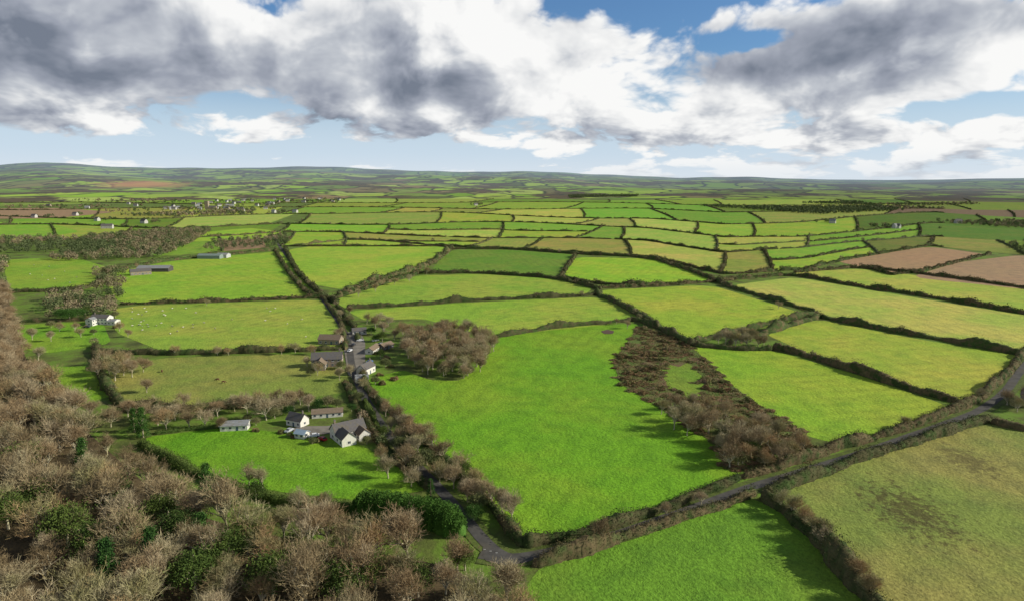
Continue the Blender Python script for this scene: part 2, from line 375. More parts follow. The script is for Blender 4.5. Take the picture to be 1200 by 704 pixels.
near=[
 ([(612,641),(590,612),(560,575),(520,540),(480,503),(445,472),(428,452),(424,440)],2.6,3.2),
 ([(612,641),(690,625),(750,606),(830,578),(868,560)],2.6,3.2),
 ([(868,560),(940,539),(1000,520),(1095,492),(1148,468)],3.2,4),
 ([(1148,468),(1182,436),(1205,408)],3,4),
 ([(622,663),(690,645),(760,622),(830,598),(885,578)],2.8,3.4),
 ([(895,577),(950,560),(1010,538),(1100,509),(1160,492)],3.0,3.8),
 ([(890,584),(925,602),(965,640),(1005,688),(1050,740),(1080,790)],4.2,4.8),
 ([(1160,495),(1210,506),(1260,510)],3,4),
 ([(905,408),(950,418),(1010,438),(1060,455),(1125,472)],3.8,4.8),
 ([(855,404),(905,388),(960,372)],4,5.4),
 ([(960,372),(1060,391),(1190,414),(1260,425)],3.6,4.8),
 ([(846,334),(900,350),(955,366)],3.2,4.2),
 ([(860,328),(930,322),(1000,335),(1100,350),(1260,378)],3.2,4.2),
 ([(930,320),(1010,313),(1110,325),(1260,346)],3,4),
 ([(1010,313),(1055,325),(1160,298)],2.8,3.6),
 ([(700,338),(760,336),(830,331),(860,328)],3,4),
 ([(698,344),(740,364),(775,386),(812,405)],3.8,5.4),
 ([(812,402),(850,393),(910,378),(958,368)],3.4,4.4),
 ([(812,405),(860,410),(905,410)],3,4),
 ([(580,395),(650,384),(720,378),(745,375),(772,385)],3.2,4.2),
 ([(405,362),(480,358),(560,352),(690,347),(705,343)],3.2,4.2),
 ([(395,349),(440,335),(490,321)],3.8,5.5),
 ([(490,321),(560,320),(650,326),(705,340)],3.2,4.2),
 ([(525,292),(600,292),(672,298),(760,302),(810,318),(850,334)],3.4,4.4),
 ([(675,299),(657,325)],3.2,4),
 ([(657,327),(720,335),(800,334)],3,3.8),
 ([(530,291),(505,311),(455,325),(405,342)],4.8,7),
 ([(334,291),(347,318),(372,343),(395,356)],3.2,4.4),
 ([(322,293),(338,320),(360,345),(378,350)],2.8,3.6),
 ([(122,320),(200,305),(330,293)],3.6,5),
 ([(140,357),(250,354),(378,349)],2.6,3.4),
 ([(110,414),(200,415),(300,413),(402,409)],3.2,4.4),
 ([(379,350),(402,380),(404,410)],2.4,3),
 ([(395,358),(416,385),(420,400)],2.4,3.2),
 ([(112,405),(118,445),(145,478)],3.2,4.4),
 ([(145,480),(220,482),(300,474),(335,470)],3.6,5.4),
 ([(55,428),(60,455),(100,472)],2.6,3.4),
 ([(10,378),(110,375)],2.8,3.8),
 ([(10,343),(110,340),(125,318)],3.2,4.4),
 ([(340,289),(420,280),(530,290)],3.2,4.4),
 ([(405,448),(415,475),(438,510),(470,548),(505,575)],2.2,2.8),
]
for pts,h,w in near: hedge(pts,h,w,world=False)
for w_,h,w,c in HL: hedge(w_,h,w)
hedge([(412,602),(450,606),(505,615),(545,628)],8.2,7.5,M_con,'tall thick clipped green conifer hedge beside the lane',world=False,bushy=.12,dens=620,clip=True)
hedge([(165,520),(195,540),(250,566),(330,590),(412,598)],2.8,3.4,M_ivy,'dark green garden hedge along the lawn edge',world=False,bushy=.6,dens=70)
hedge([(180,508),(240,502),(290,500)],1.8,2,M_ivy,'low dark green garden hedge along the lawn',world=False,bushy=.5)
hedge([(428,470),(440,500),(455,530)],2.0,2.4,M_ivy,'green garden hedge beside the white farmhouse',world=False,bushy=.5)
# ---------- roads ----------
def ribbon(name,pts,w,mat,z,world=False,label=None):
    w_=pts if world else [G(*q) for q in pts]
    w_=chaikin(w_,False,2); p,L=resample(w_,3.0); t=np.gradient(p,axis=0); t/=np.linalg.norm(t,axis=1,keepdims=True); nn=np.stack([-t[:,1],t[:,0]],1)
    wv=(w/2)*(1+rng.normal(0,.02,len(p)))[:,None]
    A=p+nn*wv; B=p-nn*wv; n=len(p)
    V=np.zeros((2*n,3)); V[0::2,:2]=A; V[1::2,:2]=B
    Fq=[(2*i,2*i+1,2*i+3,2*i+2) for i in range(n-1)]
    c0=V.mean(0); me=npmesh(name,V-c0,np.array(Fq),[mat])
    if me.polygons[0].normal.z<0: me.flip_normals()
    o=add(name,me,(c0[0],c0[1],z)); o['kind']='structure'; return o
MR=[(562,650),(600,655),(655,645),(725,626),(800,600),(875,572),(945,551),(1010,531),(1095,501),(1148,482),(1178,460),(1196,434),(1230,395)]
ribbon('road',MR,3.9,M_road,.21)
ribbon('verge',MR,8.5,M_verge,.145)
LN=[(590,654),(565,632),(540,600),(505,562),(470,527),(445,495),(425,462),(412,430),(409,400),(398,378),(378,350),(350,318),(328,290),(318,272)]
ribbon('lane',LN,3.8,M_road,.215)
ribbon('verge',LN[:8],7.5,M_verge,.138)
def sheet(name,pts,mat,z,grow=0):
    o=field(pts,(1,1,1),mat,z=z,name=name,grow=grow); return o
sheet('road',[(565,642),(576,637),(598,649),(638,650),(618,659),(592,663),(568,657)],M_road,.22)
sheet('yard',[(400,392),(420,385),(428,400),(428,425),(424,445),(408,440),(404,415)],M_yard,.18)
sheet('driveway',[(335,503),(362,499),(385,499),(420,492),(428,500),(385,508),(360,510)],M_yard,.18)
sheet('mud_patch',[(704,388),(712,386),(720,388),(718,391),(708,391)],plain('mud',(.12,.075,.05)),.18)
p,L=resample([G(568,644),G(582,648)],1.6)
V=[];Fc=[]
for q in p:
    o=len(V); V+=[(q[0]-.3,q[1]-.08,0),(q[0]+.3,q[1]-.08,0),(q[0]+.3,q[1]+.08,0),(q[0]-.3,q[1]+.08,0)]; Fc.append((o,o+1,o+2,o+3))
o=add('road_marking',pymesh('road_marking',V,Fc,[M_white]),(0,0,.226)); o['kind']='structure'
# ---------- bare trees ----------
def tube(V,Fc,a,b,ra,rb,k):
    a=np.array(a,float);b=np.array(b,float); d=b-a; d/=np.linalg.norm(d)+1e-9
    x=np.cross(d,[.3,.9,.2]); x/=np.linalg.norm(x); y=np.cross(d,x); o=len(V)
    for q,r in((a,ra),(b,rb)):
        for i in range(k):
            t=2*math.pi*i/k; V.append(q+(x*math.cos(t)+y*math.sin(t))*r)
    for i in range(k): Fc.append((o+i,o+(i+1)%k,o+k+(i+1)%k,o+k+i))
def bare(seed,Ht=12,wide=1.0,dens=1.0):
    r=random.Random(seed); TV,TF,CV,CF=[],[],[],[]
    def ran():
        v=np.array([r.gauss(0,1),r.gauss(0,1),r.gauss(0,1)]); return v/np.linalg.norm(v)
    def perp(d,ang,az):
        x=np.cross(d,[.2,.1,.97]); 
        if np.linalg.norm(x)<.1: x=np.cross(d,[1,0,0])
        x/=np.linalg.norm(x); y=np.cross(d,x); return d*math.cos(ang)+(x*math.cos(az)+y*math.sin(az))*math.sin(ang)
    def rib(a,b,w):
        d=b-a; x=np.cross(d,ran()); x/=np.linalg.norm(x)+1e-9; o=len(CV)
        CV.extend([a-x*w*.5,b-x*w*.2,b+x*w*.2,a+x*w*.5]); CF.append((o,o+1,o+2,o+3))
    s=Ht/12
    Ln=[2.7*s,3.7*s,2.7*s,1.9*s,1.3*s,.9*s]; Rn=[.34*s,.21*s,.125*s,.07*s,.034,.026]
    nch=[r.choice([6,7,8]),5,5,5,4]
    def grow(p,d,lv):
        L=Ln[lv]*r.uniform(.65,1.3); R=Rn[lv]
        m=p+d*L*.5; d2=d+ran()*.22+np.array([0,0,.14 if lv<4 else .0]); d2/=np.linalg.norm(d2); e=m+d2*L*.5
        if lv<=2: tube(TV,TF,p,m,R,R*.8,6 if lv<2 else 5); tube(TV,TF,m,e,R*.8,R*.55,6 if lv<2 else 5)
        elif lv==3: rib(p,m,R*1.8); rib(m,e,R*1.5)
        else: rib(p,e,R*2.2)
        if lv>=5: return
        k=nch[lv]; az0=r.uniform(0,6.28)
        for i in range(k):
            if lv>=3 and r.random()>dens: continue
            sp={0:r.uniform(.3,1.0)*wide,1:r.uniform(.25,.95),2:r.uniform(.3,1.05),3:r.uniform(.35,1.15),4:r.uniform(.3,1.0)}[lv]
            if lv==0 and i==0: sp*=.2
            nd=perp(d2,sp,az0+i*6.283/k+r.uniform(-.4,.4))
            if nd[2]<-.2: nd[2]*=-.3
            nd[2]+=.14; nd/=np.linalg.norm(nd)
            f=r.uniform(.75,1.0) if lv==0 else r.uniform(.35,1.0)
            q=(p+(m-p)*2*f) if f<.5 else m+(e-m)*(2*f-1)
            grow(q,nd,lv+1)
    grow(np.array([0,0,-.1]),np.array([r.uniform(-.06,.06),r.uniform(-.06,.06),1.]),0)
    c=(np.array(CV),np.array(CF))
    return npmesh('trunk',np.array(TV),np.array(TF),[M_bark]),npmesh('crown',c[0],c[1],[M_twig]),c
TEM=[bare(100+i,12,[.7,1.0,1.1,.8,1.15,.9,.6,1.0][i],dens=[.85,.75,.88,.7,.85,.8,.9,.78][i]) for i in range(8)]
cands=[]
def inpoly(x,y,poly):
    c=False; n=len(poly); j=n-1
    for i in range(n):
        a,b=poly[i],poly[j]
        if (a[1]>y)!=(b[1]>y) and x<(b[0]-a[0])*(y-a[1])/(b[1]-a[1])+a[0]: c=not c
        j=i
    return c
def scatter(poly,dmin,tries=4000,world=False,maxn=10**6):
    w=[G(*q) for q in poly]; xs=[q[0] for q in w]; ys=[q[1] for q in w]; out=[]; grid={}
    for _ in range(tries):
        x=random.uniform(min(xs),max(xs)); y=random.uniform(min(ys),max(ys))
        if not inpoly(x,y,w): continue
        gx,gy=int(x//dmin),int(y//dmin); ok=True
        for a in(-1,0,1):
            for b in(-1,0,1):
                for q in grid.get((gx+a,gy+b),()):
                    if (q[0]-x)**2+(q[1]-y)**2<dmin*dmin: ok=False
        if ok: out.append((x,y)); grid.setdefault((gx,gy),[]).append((x,y))
        if len(out)>=maxn: break
    return out
WOOD=[(-120,325),(5,335),(16,372),(28,415),(52,458),(90,494),(122,524),(158,556),(198,590),(250,610),(320,628),(400,642),(480,654),(535,667),(565,690),(610,712),(640,745),(640,800),(-260,800)]
sheet('woodland_floor',WOOD,M_floor,.134)
wl=[]
for x,y in scatter(WOOD,7.8,16000):
    if y<112: continue
    h=random.choice([random.uniform(9,12),random.uniform(12,16),random.uniform(15,18.5)])*(1.0 if y<300 else .85)
    if x>-22: h=min(h,11.5)
    wl.append((x,y,h))
lane=[(455,560,9),(475,548,9),(490,532,9),(470,520,7),(515,565,9),(532,572,8),(548,588,8),(480,508,8),(497,518,9),(466,497,9),(520,540,9),(507,528,8),(538,556,9),(486,520,9),(473,506,8),(452,488,8),(458,505,7),(556,574,8),(565,588,9),(448,542,7),(482,570,8)]
singles=[(600,612,9),(588,600,8),(576,592,7),(702,640,9),(780,606,5),(822,592,5),
 (312,492,10),(330,485,9),(345,480,9),(362,482,8),(240,502,8),(222,500,8),(195,503,9),(292,568,8),(308,572,7),(350,598,8),(378,602,7),(260,505,6),(325,476,8),(352,474,8),(185,498,9),(205,492,8),(235,490,8),
 (115,440,10),(135,446,11),(155,442,10),(122,428,9),(150,428,9),(140,434,11),(168,436,9),(128,438,10),(145,440,9),(45,422,8),(38,398,8),(205,416,6),(268,416,5),(346,413,6),(242,358,6),(305,478,8),(180,480,7),(205,483,6),
 (440,385,9),(450,392,9),(462,398,8),(472,392,9),(455,382,8),(430,380,8),(445,378,8),(400,372,6),(410,368,6),
 (790,503,10),(802,493,10),(815,503,11),(830,508,11),(845,518,10),(862,523,11),(875,532,10),(890,528,10),(905,538,9),(870,543,9),(855,548,9),(922,533,8),(830,486,8),(850,490,9),(892,504,8),(912,514,8),(790,480,7),(840,500,9),(880,515,9),(820,490,8),(805,510,9),(935,525,8),(848,535,9),(868,508,8),(858,535,10),(900,520,8),(915,545,8),(895,548,8),(928,540,8),(940,530,8),(775,485,7),(812,478,7),
 (850,403,9),(862,405,10),(875,406,9),(888,406,8),(868,398,9),(842,402,8),(880,400,9),(895,404,7),
 (915,598,7),(928,606,8),(942,618,7),(955,632,8),(970,648,7),(984,664,7),(1000,682,7),(1018,704,7),(912,362,6),(1180,474,8),(1192,482,7),(1205,470,8),(500,322,8),(480,330,8),(462,334,7),(440,342,7),(420,348,7),(525,300,8),
 (1150,466,5),(1060,502,6),(440,470,6),(425,455,6),(336,478,8),(60,400,7),(735,385,6),(722,380,5),
 (275,482,8),(255,488,8),(290,484,9),(168,492,9),(150,488,8),(172,460,7),(215,478,7),(95,395,7),(140,388,7),(150,395,6),(88,388,6),(70,388,7),(412,442,7),(398,446,7),(372,440,7),(360,430,7),(366,415,6),(398,395,7),(330,415,6),(255,416,6),(45,440,8),(55,470,8),(80,478,9),(105,490,9),(130,500,9)]
for x,y,h in lane: q=G(x,y); cands.append((q[0],q[1],h*1.05))
for x,y,h in singles: q=G(x,y); cands.append((q[0],q[1],h*1.08))
for x,y in scatter([(478,398),(478,428),(500,440),(545,446),(566,434),(582,405),(560,392),(520,388)],7.2): cands.append((x,y,random.uniform(8.5,13)))
def sight(x,y,z):
    dy_=y*math.cos(P)-(z-H)*math.sin(P); u=y*math.sin(P)+(z-H)*math.cos(P)
    return 600+F*x/dy_, 352-F*u/dy_
wl.sort(key=lambda c:math.hypot(c[0],c[1]))
indiv=list(cands); rest=[]
for c in wl:
    u,v=sight(c[0],c[1],c[2]); 
    if u<-60 or v>715: continue
    (indiv if len(indiv)<335 else rest).append(c)
WW=[G(*q) for q in WOOD]
for i,(x,y,h) in enumerate(indiv):
    t,c,_=TEM[i%len(TEM)]; wd=inpoly(x,y,WW)
    root=add('bare_tree',None,(x,y,0),random.uniform(0,6.28),(h/12*random.uniform(.88,1.22),)*2+(h/11.3,)); root.empty_display_size=.5
    add('trunk',t,parent=root); add('crown',c,parent=root)
    tag(root,'leafless brown winter tree in dense woodland' if wd else 'leafless pale grey-brown tree beside the fields','tree','bare winter trees')
VV=[];FF=[];off=0
for (x,y,h) in rest:
    cv,cf=random.choice(TEM)[2]; a=random.uniform(0,6.28); s=h/12*random.uniform(.95,1.2); c_,s_=math.cos(a),math.sin(a)
    v=np.empty_like(cv); v[:,0]=(cv[:,0]*c_-cv[:,1]*s_)*s+x; v[:,1]=(cv[:,0]*s_+cv[:,1]*c_)*s+y; v[:,2]=cv[:,2]*h/11.5
    VV.append(v); FF.append(cf+off); off+=len(v)
if VV:
    o=add('woodland',npmesh('woodland',np.vstack(VV),np.vstack(FF),[M_twig])); o['kind']='stuff'; tag(o,'dense leafless brown winter woodland on the valley side','woodland')
C=[]
for x,y in scatter(WOOD,3.4,30000):
    if y<112 or y>420: continue
    n=18; C.append(np.stack([x+rng.normal(0,1.4,n),y+rng.normal(0,1.4,n),rng.uniform(.2,1,n)*random.uniform(1.5,4.5)],1))
C=np.vstack(C); U=rdir(len(C))*np.array([.6,.6,1.0]); U/=np.linalg.norm(U,axis=1,keepdims=True); W=np.cross(U,rdir(len(C))); W/=np.linalg.norm(W,axis=1,keepdims=True)
V,Fq=quads(C,U*rng.uniform(.3,.7,len(C))[:,None],W*rng.uniform(.06,.14,len(C))[:,None])
o=add('undergrowth',npmesh('undergrowth',V,Fq,[M_floor])); o['kind']='stuff'; tag(o,'tangled brown undergrowth beneath the bare woodland','undergrowth')
# ---------- evergreen trees ----------
def leafy(seed,Ht,Rd,mat,cone=False,nq=4600):
    rg=np.random.default_rng(seed); C=[]
    ncl=90
    for i in range(ncl):
        if cone:
            z=rg.uniform(.08,1)**1.0; r=(1-z)**.8*Rd*rg.uniform(.6,1.05); zc=z*Ht
        else:
            v=rg.normal(size=3); v/=np.linalg.norm(v); v[2]=abs(v[2])*1.0-.25; rr=rg.uniform(.55,1); r=math.hypot(v[0],v[1])*Rd*rr; zc=Ht*.5+v[2]*Ht*.5*rr
        a=rg.uniform(0,6.28); c=np.array([math.cos(a)*r,math.sin(a)*r,zc]); s=Rd*(.22 if not cone else .16)*rg.uniform(.7,1.3)
        C.append(c+rg.normal(size=(nq//ncl,3))*s*np.array([1,1,.6]))
    C=np.vstack(C); C[:,2]=np.clip(C[:,2],.3,None)
    V,Fq=randquads(C,rng.uniform(.16,.38,len(C)),1.6)
    TV,TF=[],[]; tube(TV,TF,(0,0,-.1),(0.1,0,Ht*.45),.28,.2,6); tube(TV,TF,(.1,0,Ht*.45),(0,.1,Ht*.85),.2,.05,6)
    for k in range(5):
        a=k*1.26; tube(TV,TF,(.05,0,Ht*.3),(math.cos(a)*Rd*.6,math.sin(a)*Rd*.6,Ht*.6),.1,.03,6)
    return npmesh('trunk',np.array(TV),np.array(TF),[M_bark]),npmesh('crown',V,Fq,[mat])
EV=[leafy(1,9,4,M_ivy),leafy(2,8,4.2,M_dark),leafy(3,11,2.6,M_dark,True),leafy(4,6,3,M_gorse)]
ev=[(168,512,2,1.1),(158,506,2,.9),(244,590,2,1.2),(236,600,1,1.0),(82,376,1,1.3),(92,374,1,1.2),(72,374,1,1.1),(384,478,3,1.0),(374,480,1,.7),(505,588,2,.7),(555,610,1,.7),(300,590,0,.9),(60,520,0,1.2),(240,660,2,1.3),(545,668,0,.8),(130,600,0,1.5),(400,710,0,1.4),(80,640,0,1.5),(320,700,0,1.4),(30,560,0,1.5),(490,700,0,1.1),(180,680,2,1.3),(20,460,0,1.1),(1190,478,3,.9),(545,560,0,.7),(552,572,0,.6),(395,478,3,.8),(910,592,0,.5),(448,400,0,.8),(435,392,1,.7),(410,378,3,1),(340,512,3,.4),(450,512,0,.6),(430,520,3,.6),(366,520,3,.5),(300,498,3,.6),(440,450,3,.7),(400,432,3,.8),(372,432,3,.7),(860,535,0,.6),(800,478,3,.5),(905,530,0,.6),
 (270,670,0,1.4),(150,650,0,1.5),(350,660,0,1.1),(100,560,2,1.3),(210,640,0,1.3),(440,690,0,1.2),(130,700,2,1.4),(500,545,3,1.1),(530,560,3,1.1),(478,540,3,1),(560,596,3,.9),(322,490,3,.8),(290,494,3,.6),(338,486,1,.6),(360,472,0,.6),(420,470,3,.8),(412,482,1,.5),(135,372,3,.9),(100,370,0,.9),(110,392,3,.7),(60,384,3,.9),(452,430,3,.9),(446,420,0,.7),(364,440,3,.7),(440,400,1,.6),(825,500,3,1.1),(850,520,3,1.2),(880,535,0,.8),(838,492,0,.7),(875,520,3,1.1),(810,500,3,1.2),(865,545,3,1.1),(500,425,0,.8),(520,440,3,1.1),(548,440,3,1.1),(495,435,3,1.1),(540,415,3,1.3),(516,556,0,.7),(468,528,3,1),(490,550,3,1),(50,600,0,1.4),(190,620,0,1.3),(290,650,0,1.2),(370,680,0,1.3),(10,620,0,1.4),(110,660,0,1.4),(230,700,0,1.5)]
for (x,y,k,s) in ev:
    q=G(x,y); t,c=EV[k]; root=add('evergreen_tree',None,(q[0],q[1],0),random.uniform(0,6),s); add('trunk',t,parent=root); add('crown',c,parent=root)
    tag(root,'tall dark green conifer with pointed crown' if k==2 else ('small grey-green leafy garden tree' if k==3 else 'dark green leafy evergreen tree with rounded crown'),'tree','evergreen trees')
# ---------- shrubs ----------
SHR=[]
for i in range(4):
    rg=np.random.default_rng(50+i); n=1100; v=rg.normal(size=(n,3)); v/=np.linalg.norm(v,axis=1,keepdims=True); v[:,2]=abs(v[:,2])
    lob=1+.25*np.sin(v[:,0]*4+i)+.2*np.sin(v[:,1]*5+2*i)
    C=v*(rg.uniform(.5,1.0,n)*lob)[:,None]*np.array([1.9,1.7,1.3]); C[:,2]+=.1
    U=v*.5+rg.normal(size=(n,3))*.5; U/=np.linalg.norm(U,axis=1,keepdims=True); W=np.cross(U,rdir(n)); W/=np.linalg.norm(W,axis=1,keepdims=True)
    V,Fq=quads(C,U*rg.uniform(.12,.3,n)[:,None],W*rg.uniform(.06,.14,n)[:,None]); SHR.append(npmesh('shrub',V,Fq,[M_shrub]))
SCRUB=[(748,383),(790,395),(815,410),(850,445),(880,468),(940,505),(952,535),(890,554),(850,550),(838,520),(770,476),(728,450),(718,424)]
sheet('scrub_ground',SCRUB,M_bram,.142)
gp=[G(*q) for q in [(775,432),(795,424),(812,430),(826,450),(812,466),(790,456),(782,446)]]
sheet('rough_grass',[(772,434),(784,427),(796,430),(806,424),(818,436),(828,446),(820,458),(826,470),(806,466),(796,456),(784,458),(780,446)],M_grass,.146).color=(.17,.30,.03,1)
pts=scatter(SCRUB,3.7,12000)
random.shuffle(pts)
pts=[q for q in pts if not inpoly(q[0]+3*math.sin(q[1]/5),q[1]+5*math.sin(q[0]/4),gp)][:296]
for i,(x,y) in enumerate(pts):
    z=random.uniform(.3,.65) if random.random()<.75 else random.uniform(.7,1.4)
    o=add('shrub',SHR[i%4],(x,y,0),random.uniform(0,6),(random.uniform(1.1,2.2),random.uniform(1.1,2.1),z)); tag(o,'tangled russet and green scrub bush on rough ground','bush','scrub bushes on the rough ground')
# low bramble mat between the bushes
C=[]
for x,y in scatter(SCRUB,1.5,60000):
    if inpoly(x,y,gp) or math.sin(x/6+math.sin(y/9))+math.sin(y/8)>1.3: continue
    n=5; C.append(np.stack([x+rng.normal(0,.7,n),y+rng.normal(0,.7,n),rng.uniform(.1,1,n)],1))
C=np.vstack(C); V,Fq=randquads(C,rng.uniform(.3,.7,len(C)),1.8)
o=add('bramble_thicket',npmesh('bramble_thicket',V,Fq,[M_shrub])); o['kind']='stuff'; tag(o,'low tangled rust brown bramble and bracken between fields','bramble')
for (x,y,s) in [(345,512,.7),(370,518,.8),(330,507,.8),(425,510,.7),(436,500,.9),(300,505,.7),(445,440,.9),(452,420,1),(440,415,.8),(458,430,.9),(448,450,1),(462,445,1),(100,383,.8),(135,384,.9)]:
    q=G(x,y); o=add('shrub',SHR[random.randrange(4)],(q[0],q[1],0),random.uniform(0,6),s*1.2); tag(o,'rounded garden bush near the farm buildings','bush','garden bushes')
# ---------- far woodland (stuff) ----------
TR=[]
pal=[(.20,.165,.10),(.26,.205,.125),(.18,.16,.085),(.085,.11,.045),(.23,.20,.11),(.12,.145,.06)]
def gate(x,y,th):
    return math.sin(x/170+1.7*math.sin(y/260))+math.sin(y/150+x/410+2)>th
def sc(poly,dmin,h,tries,dark=False,th=None):
    for x,y in scatter(poly,dmin,tries):
        if th is not None and not gate(x,y,th): continue
        g2_=math.sin(x/55+y/130)+math.sin(y/70)
        TR.append((x,y,h*random.uniform(.7,1.25),random.choice(pal[3:4]*3+pal[5:] if (dark or g2_>.9) else pal)))
sc([(60,305),(105,278),(180,272),(250,270),(220,288),(165,312),(122,320),(90,312)],8,9,9000,th=.25)
sc([(-80,300),(10,303),(0,340),(-80,345)],9,11,1500)
sc([(-120,281),(60,280),(110,283),(60,297),(-100,296)],12,10,4000,th=.1)
sc([(60,255),(300,247),(290,256),(180,268),(60,275)],14,10,7000,th=.6)
sc([(-100,228),(330,226),(400,234),(330,246),(100,250),(-100,243)],22,11,7000,th=.6)
sc([(60,348),(135,352),(140,362),(120,376),(55,374)],8,9,500)
sc([(110,318),(150,318),(140,352),(115,345)],9,9,500)
sc([(250,284),(335,276),(338,288),(240,294)],11,8,900,th=.3)
sc([(820,242),(1000,237),(1060,247),(960,252),(880,246)],12,11,9000,True,th=-.2)
sc([(1080,262),(1290,258),(1290,272),(1120,280)],11,9,5000,th=.1)
sc([(1000,240),(1290,237),(1290,244),(1020,246)],14,10,6000,False,th=.2)
sc([(665,229.5),(750,229),(745,232),(668,232.5)],13,13,6000,True,th=-.9)
sc([(1180,285),(1290,280),(1290,300),(1190,298)],11,8,800)
for w_,h,w,c in HL:
    p,L=resample(w_,38)
    for q in p:
        if random.random()<.3: TR.append((q[0]+random.uniform(-4,4),q[1],random.uniform(4,7.5),random.choice(pal)))
for pts_,h,w in near[8:]:
    p,L=resample([G(*q) for q in pts_],14)
    for q in p:
        if random.random()<.28: TR.append((q[0]+random.uniform(-2,2),q[1],random.uniform(3.5,6),random.choice(pal)))
vil=[]
for i in range(64):
    if i<34: x,y=random.gauss(280,30),random.uniform(235,250)
    elif i<47: x,y=random.gauss(365,30),random.uniform(233,238)
    elif i<54: x,y=random.uniform(20,200),random.uniform(236,262)
    else: x,y=random.choice([(20,235),(60,240),(560,241),(1045,268),(1120,262),(1160,275),(980,262),(170,262),(200,246),(420,236)]); x+=random.uniform(-6,6)
    vil.append((x,y)); q=G(x,y)
    for _ in range(6): TR.append((q[0]+random.uniform(-28,28),q[1]+random.uniform(8,60),random.uniform(7,12),random.choice([pal[3],pal[5],pal[2]])))
CC=[];SZ=[];CO=[]
for (x,y,h,col) in TR:
    D=math.hypot(x,y); n=320 if D<500 else 190 if D<900 else 100 if D<2000 else 32
    v=rng.normal(size=(n,3)); v/=np.linalg.norm(v,axis=1,keepdims=True); v*=rng.uniform(.45,1.08,n)[:,None]
    rx=h*.46; c=v*np.array([rx,rx,h*.42])+np.array([x,y,h*.52]); CC.append(c)
    SZ.append(np.full(n,h*(.08 if D<500 else .11 if D<900 else .15 if D<2000 else .28))*rng.uniform(.7,1.3,n))
    k=np.array(col)*random.uniform(.88,1.15); CO.append(np.tile(np.append(k,1),(n*4,1)))
V,Fq=randquads(np.vstack(CC),np.concatenate(SZ),1.6)
o=add('distant_woodland',npmesh('distant_woodland',V,Fq,[M_stuff],col=np.vstack(CO))); o['kind']='stuff'; tag(o,'brown leafless woods and hedgerow trees among farmland','woodland')
# ---------- buildings ----------
def winmesh(w,h):
    V,Fc=boxes([(-w/2,w/2,-.05,.0,0,h)]); fm=[0]*6
    v,f=boxes([(-w/2+.1,-.04,-.075,-.05,.1,h-.1),(.04,w/2-.1,-.075,-.05,.1,h-.1),(-w/2-.08,w/2+.08,-.14,0.0,-.1,-.003)]); o=len(V)
    return pymesh('window',V+v,Fc+[tuple(i+o for i in q) for q in f],[M_frame,M_glass],fm+[1]*12+[0]*6)
WM=winmesh(1.3,1.2); 
V_,F_=boxes([(-.5,.5,-.06,0,0,2.1)]); DM=pymesh('door',V_,F_,[plain('door_paint',(.08,.12,.16))])
V_,F_=boxes([(-.35,.35,-.3,.3,-1,1.3),(-.42,.42,-.37,.37,1.3,1.42),(-.22,-.02,-.1,.1,1.42,1.75),(.05,.25,-.1,.1,1.42,1.75)]); CM=pymesh('chimney',V_,F_,[wallm((.3,.24,.2),'stone')])
def block(root,L,W,h,rh,wm,rm,cx=0,cy=0,rot=0,chim=(),wins=True,door=True,floors=1,over=.35):
    def loc(x,y,z): c,s=math.cos(rot),math.sin(rot); return (cx+x*c-y*s,cy+x*s+y*c,z)
    l,w=L/2,W/2
    V=[(-l,-w,0),(l,-w,0),(l,w,0),(-l,w,0),(-l,-w,h),(l,-w,h),(l,w,h),(-l,w,h),(-l,0,h+rh-.08),(l,0,h+rh-.08)]
    Fc=[(0,1,5,4),(2,3,7,6),(1,2,6,9,5),(3,0,4,8,7),(0,3,2,1),(4,5,9,8),(6,7,8,9)]
    add('wall',pymesh('wall',V,Fc,[wm]),(cx,cy,0),rot,parent=root)
    lo=l+over; wo=w+over; dz=rh/w*over; t=.22
    V=[(-lo,-wo,h-dz),(lo,-wo,h-dz),(lo,0,h+rh),(-lo,0,h+rh),(lo,wo,h-dz),(-lo,wo,h-dz)]
    V+= [(x,y,z+t) for x,y,z in V]
    Fc=[(6,7,8,9),(9,8,10,11),(0,3,2,1),(3,5,4,2),(0,1,7,6),(5,11,10,4),(1,2,8,7),(2,4,10,8),(0,6,9,3),(3,9,11,5)]
    rf=add('roof',pymesh('roof',V,Fc,[rm]),(cx,cy,0),rot,parent=root)
    for c in chim: ch=add('chimney',CM,(c,0,h+rh+.1),0,parent=rf)
    if wins:
        n=max(2,int(L/3))
        for fl in range(floors):
            for side in(-1,1):
                for i in range(n):
                    x=-l+L*(i+.5)/n
                    if door and fl==0 and side==-1 and i==n//2:
                        add('door',DM,loc(x,-w-.003,.0),rot,parent=root); continue
                    add('window',WM,loc(x,side*(w+.003),.95+fl*2.6),rot+(0 if side==-1 else math.pi),parent=root)
            for side in(-1,1):
                add('window',WM,loc(side*(l+.003),0,.95+fl*2.6),rot+(math.pi/2 if side==1 else -math.pi/2),parent=root)
def bld(name,px,py,rot,label,cat='house',s=1.0):
    q=G(px,py); r=add(name,None,(q[0],q[1],0),math.radians(rot),s); tag(r,label,cat); return r
WH=wallm((.74,.71,.64)); WF=wallm((.52,.50,.46)); ST=wallm((.42,.35,.26),'stone'); SL=wallm((.16,.15,.15),'slate'); SB=wallm((.27,.205,.15),'slate'); GR=wallm((.32,.33,.34),'slate'); DK=wallm((.10,.09,.085)); BLU=wallm((.35,.45,.55))
r=bld('house',408,511,35,'white rendered gabled farmhouse with dark slate roof and wings',s=.95); block(r,13,7,3.6,3.2,WH,SL,chim=(-5.5,5.5),floors=1,door=True); block(r,7,6,3.2,2.6,WH,SL,cx=-3.4,cy=-6.6,rot=math.pi/2,door=False,chim=()); block(r,5,5,2.8,2.0,WH,SB,cx=4.2,cy=-5.6,rot=math.pi/2,door=False)
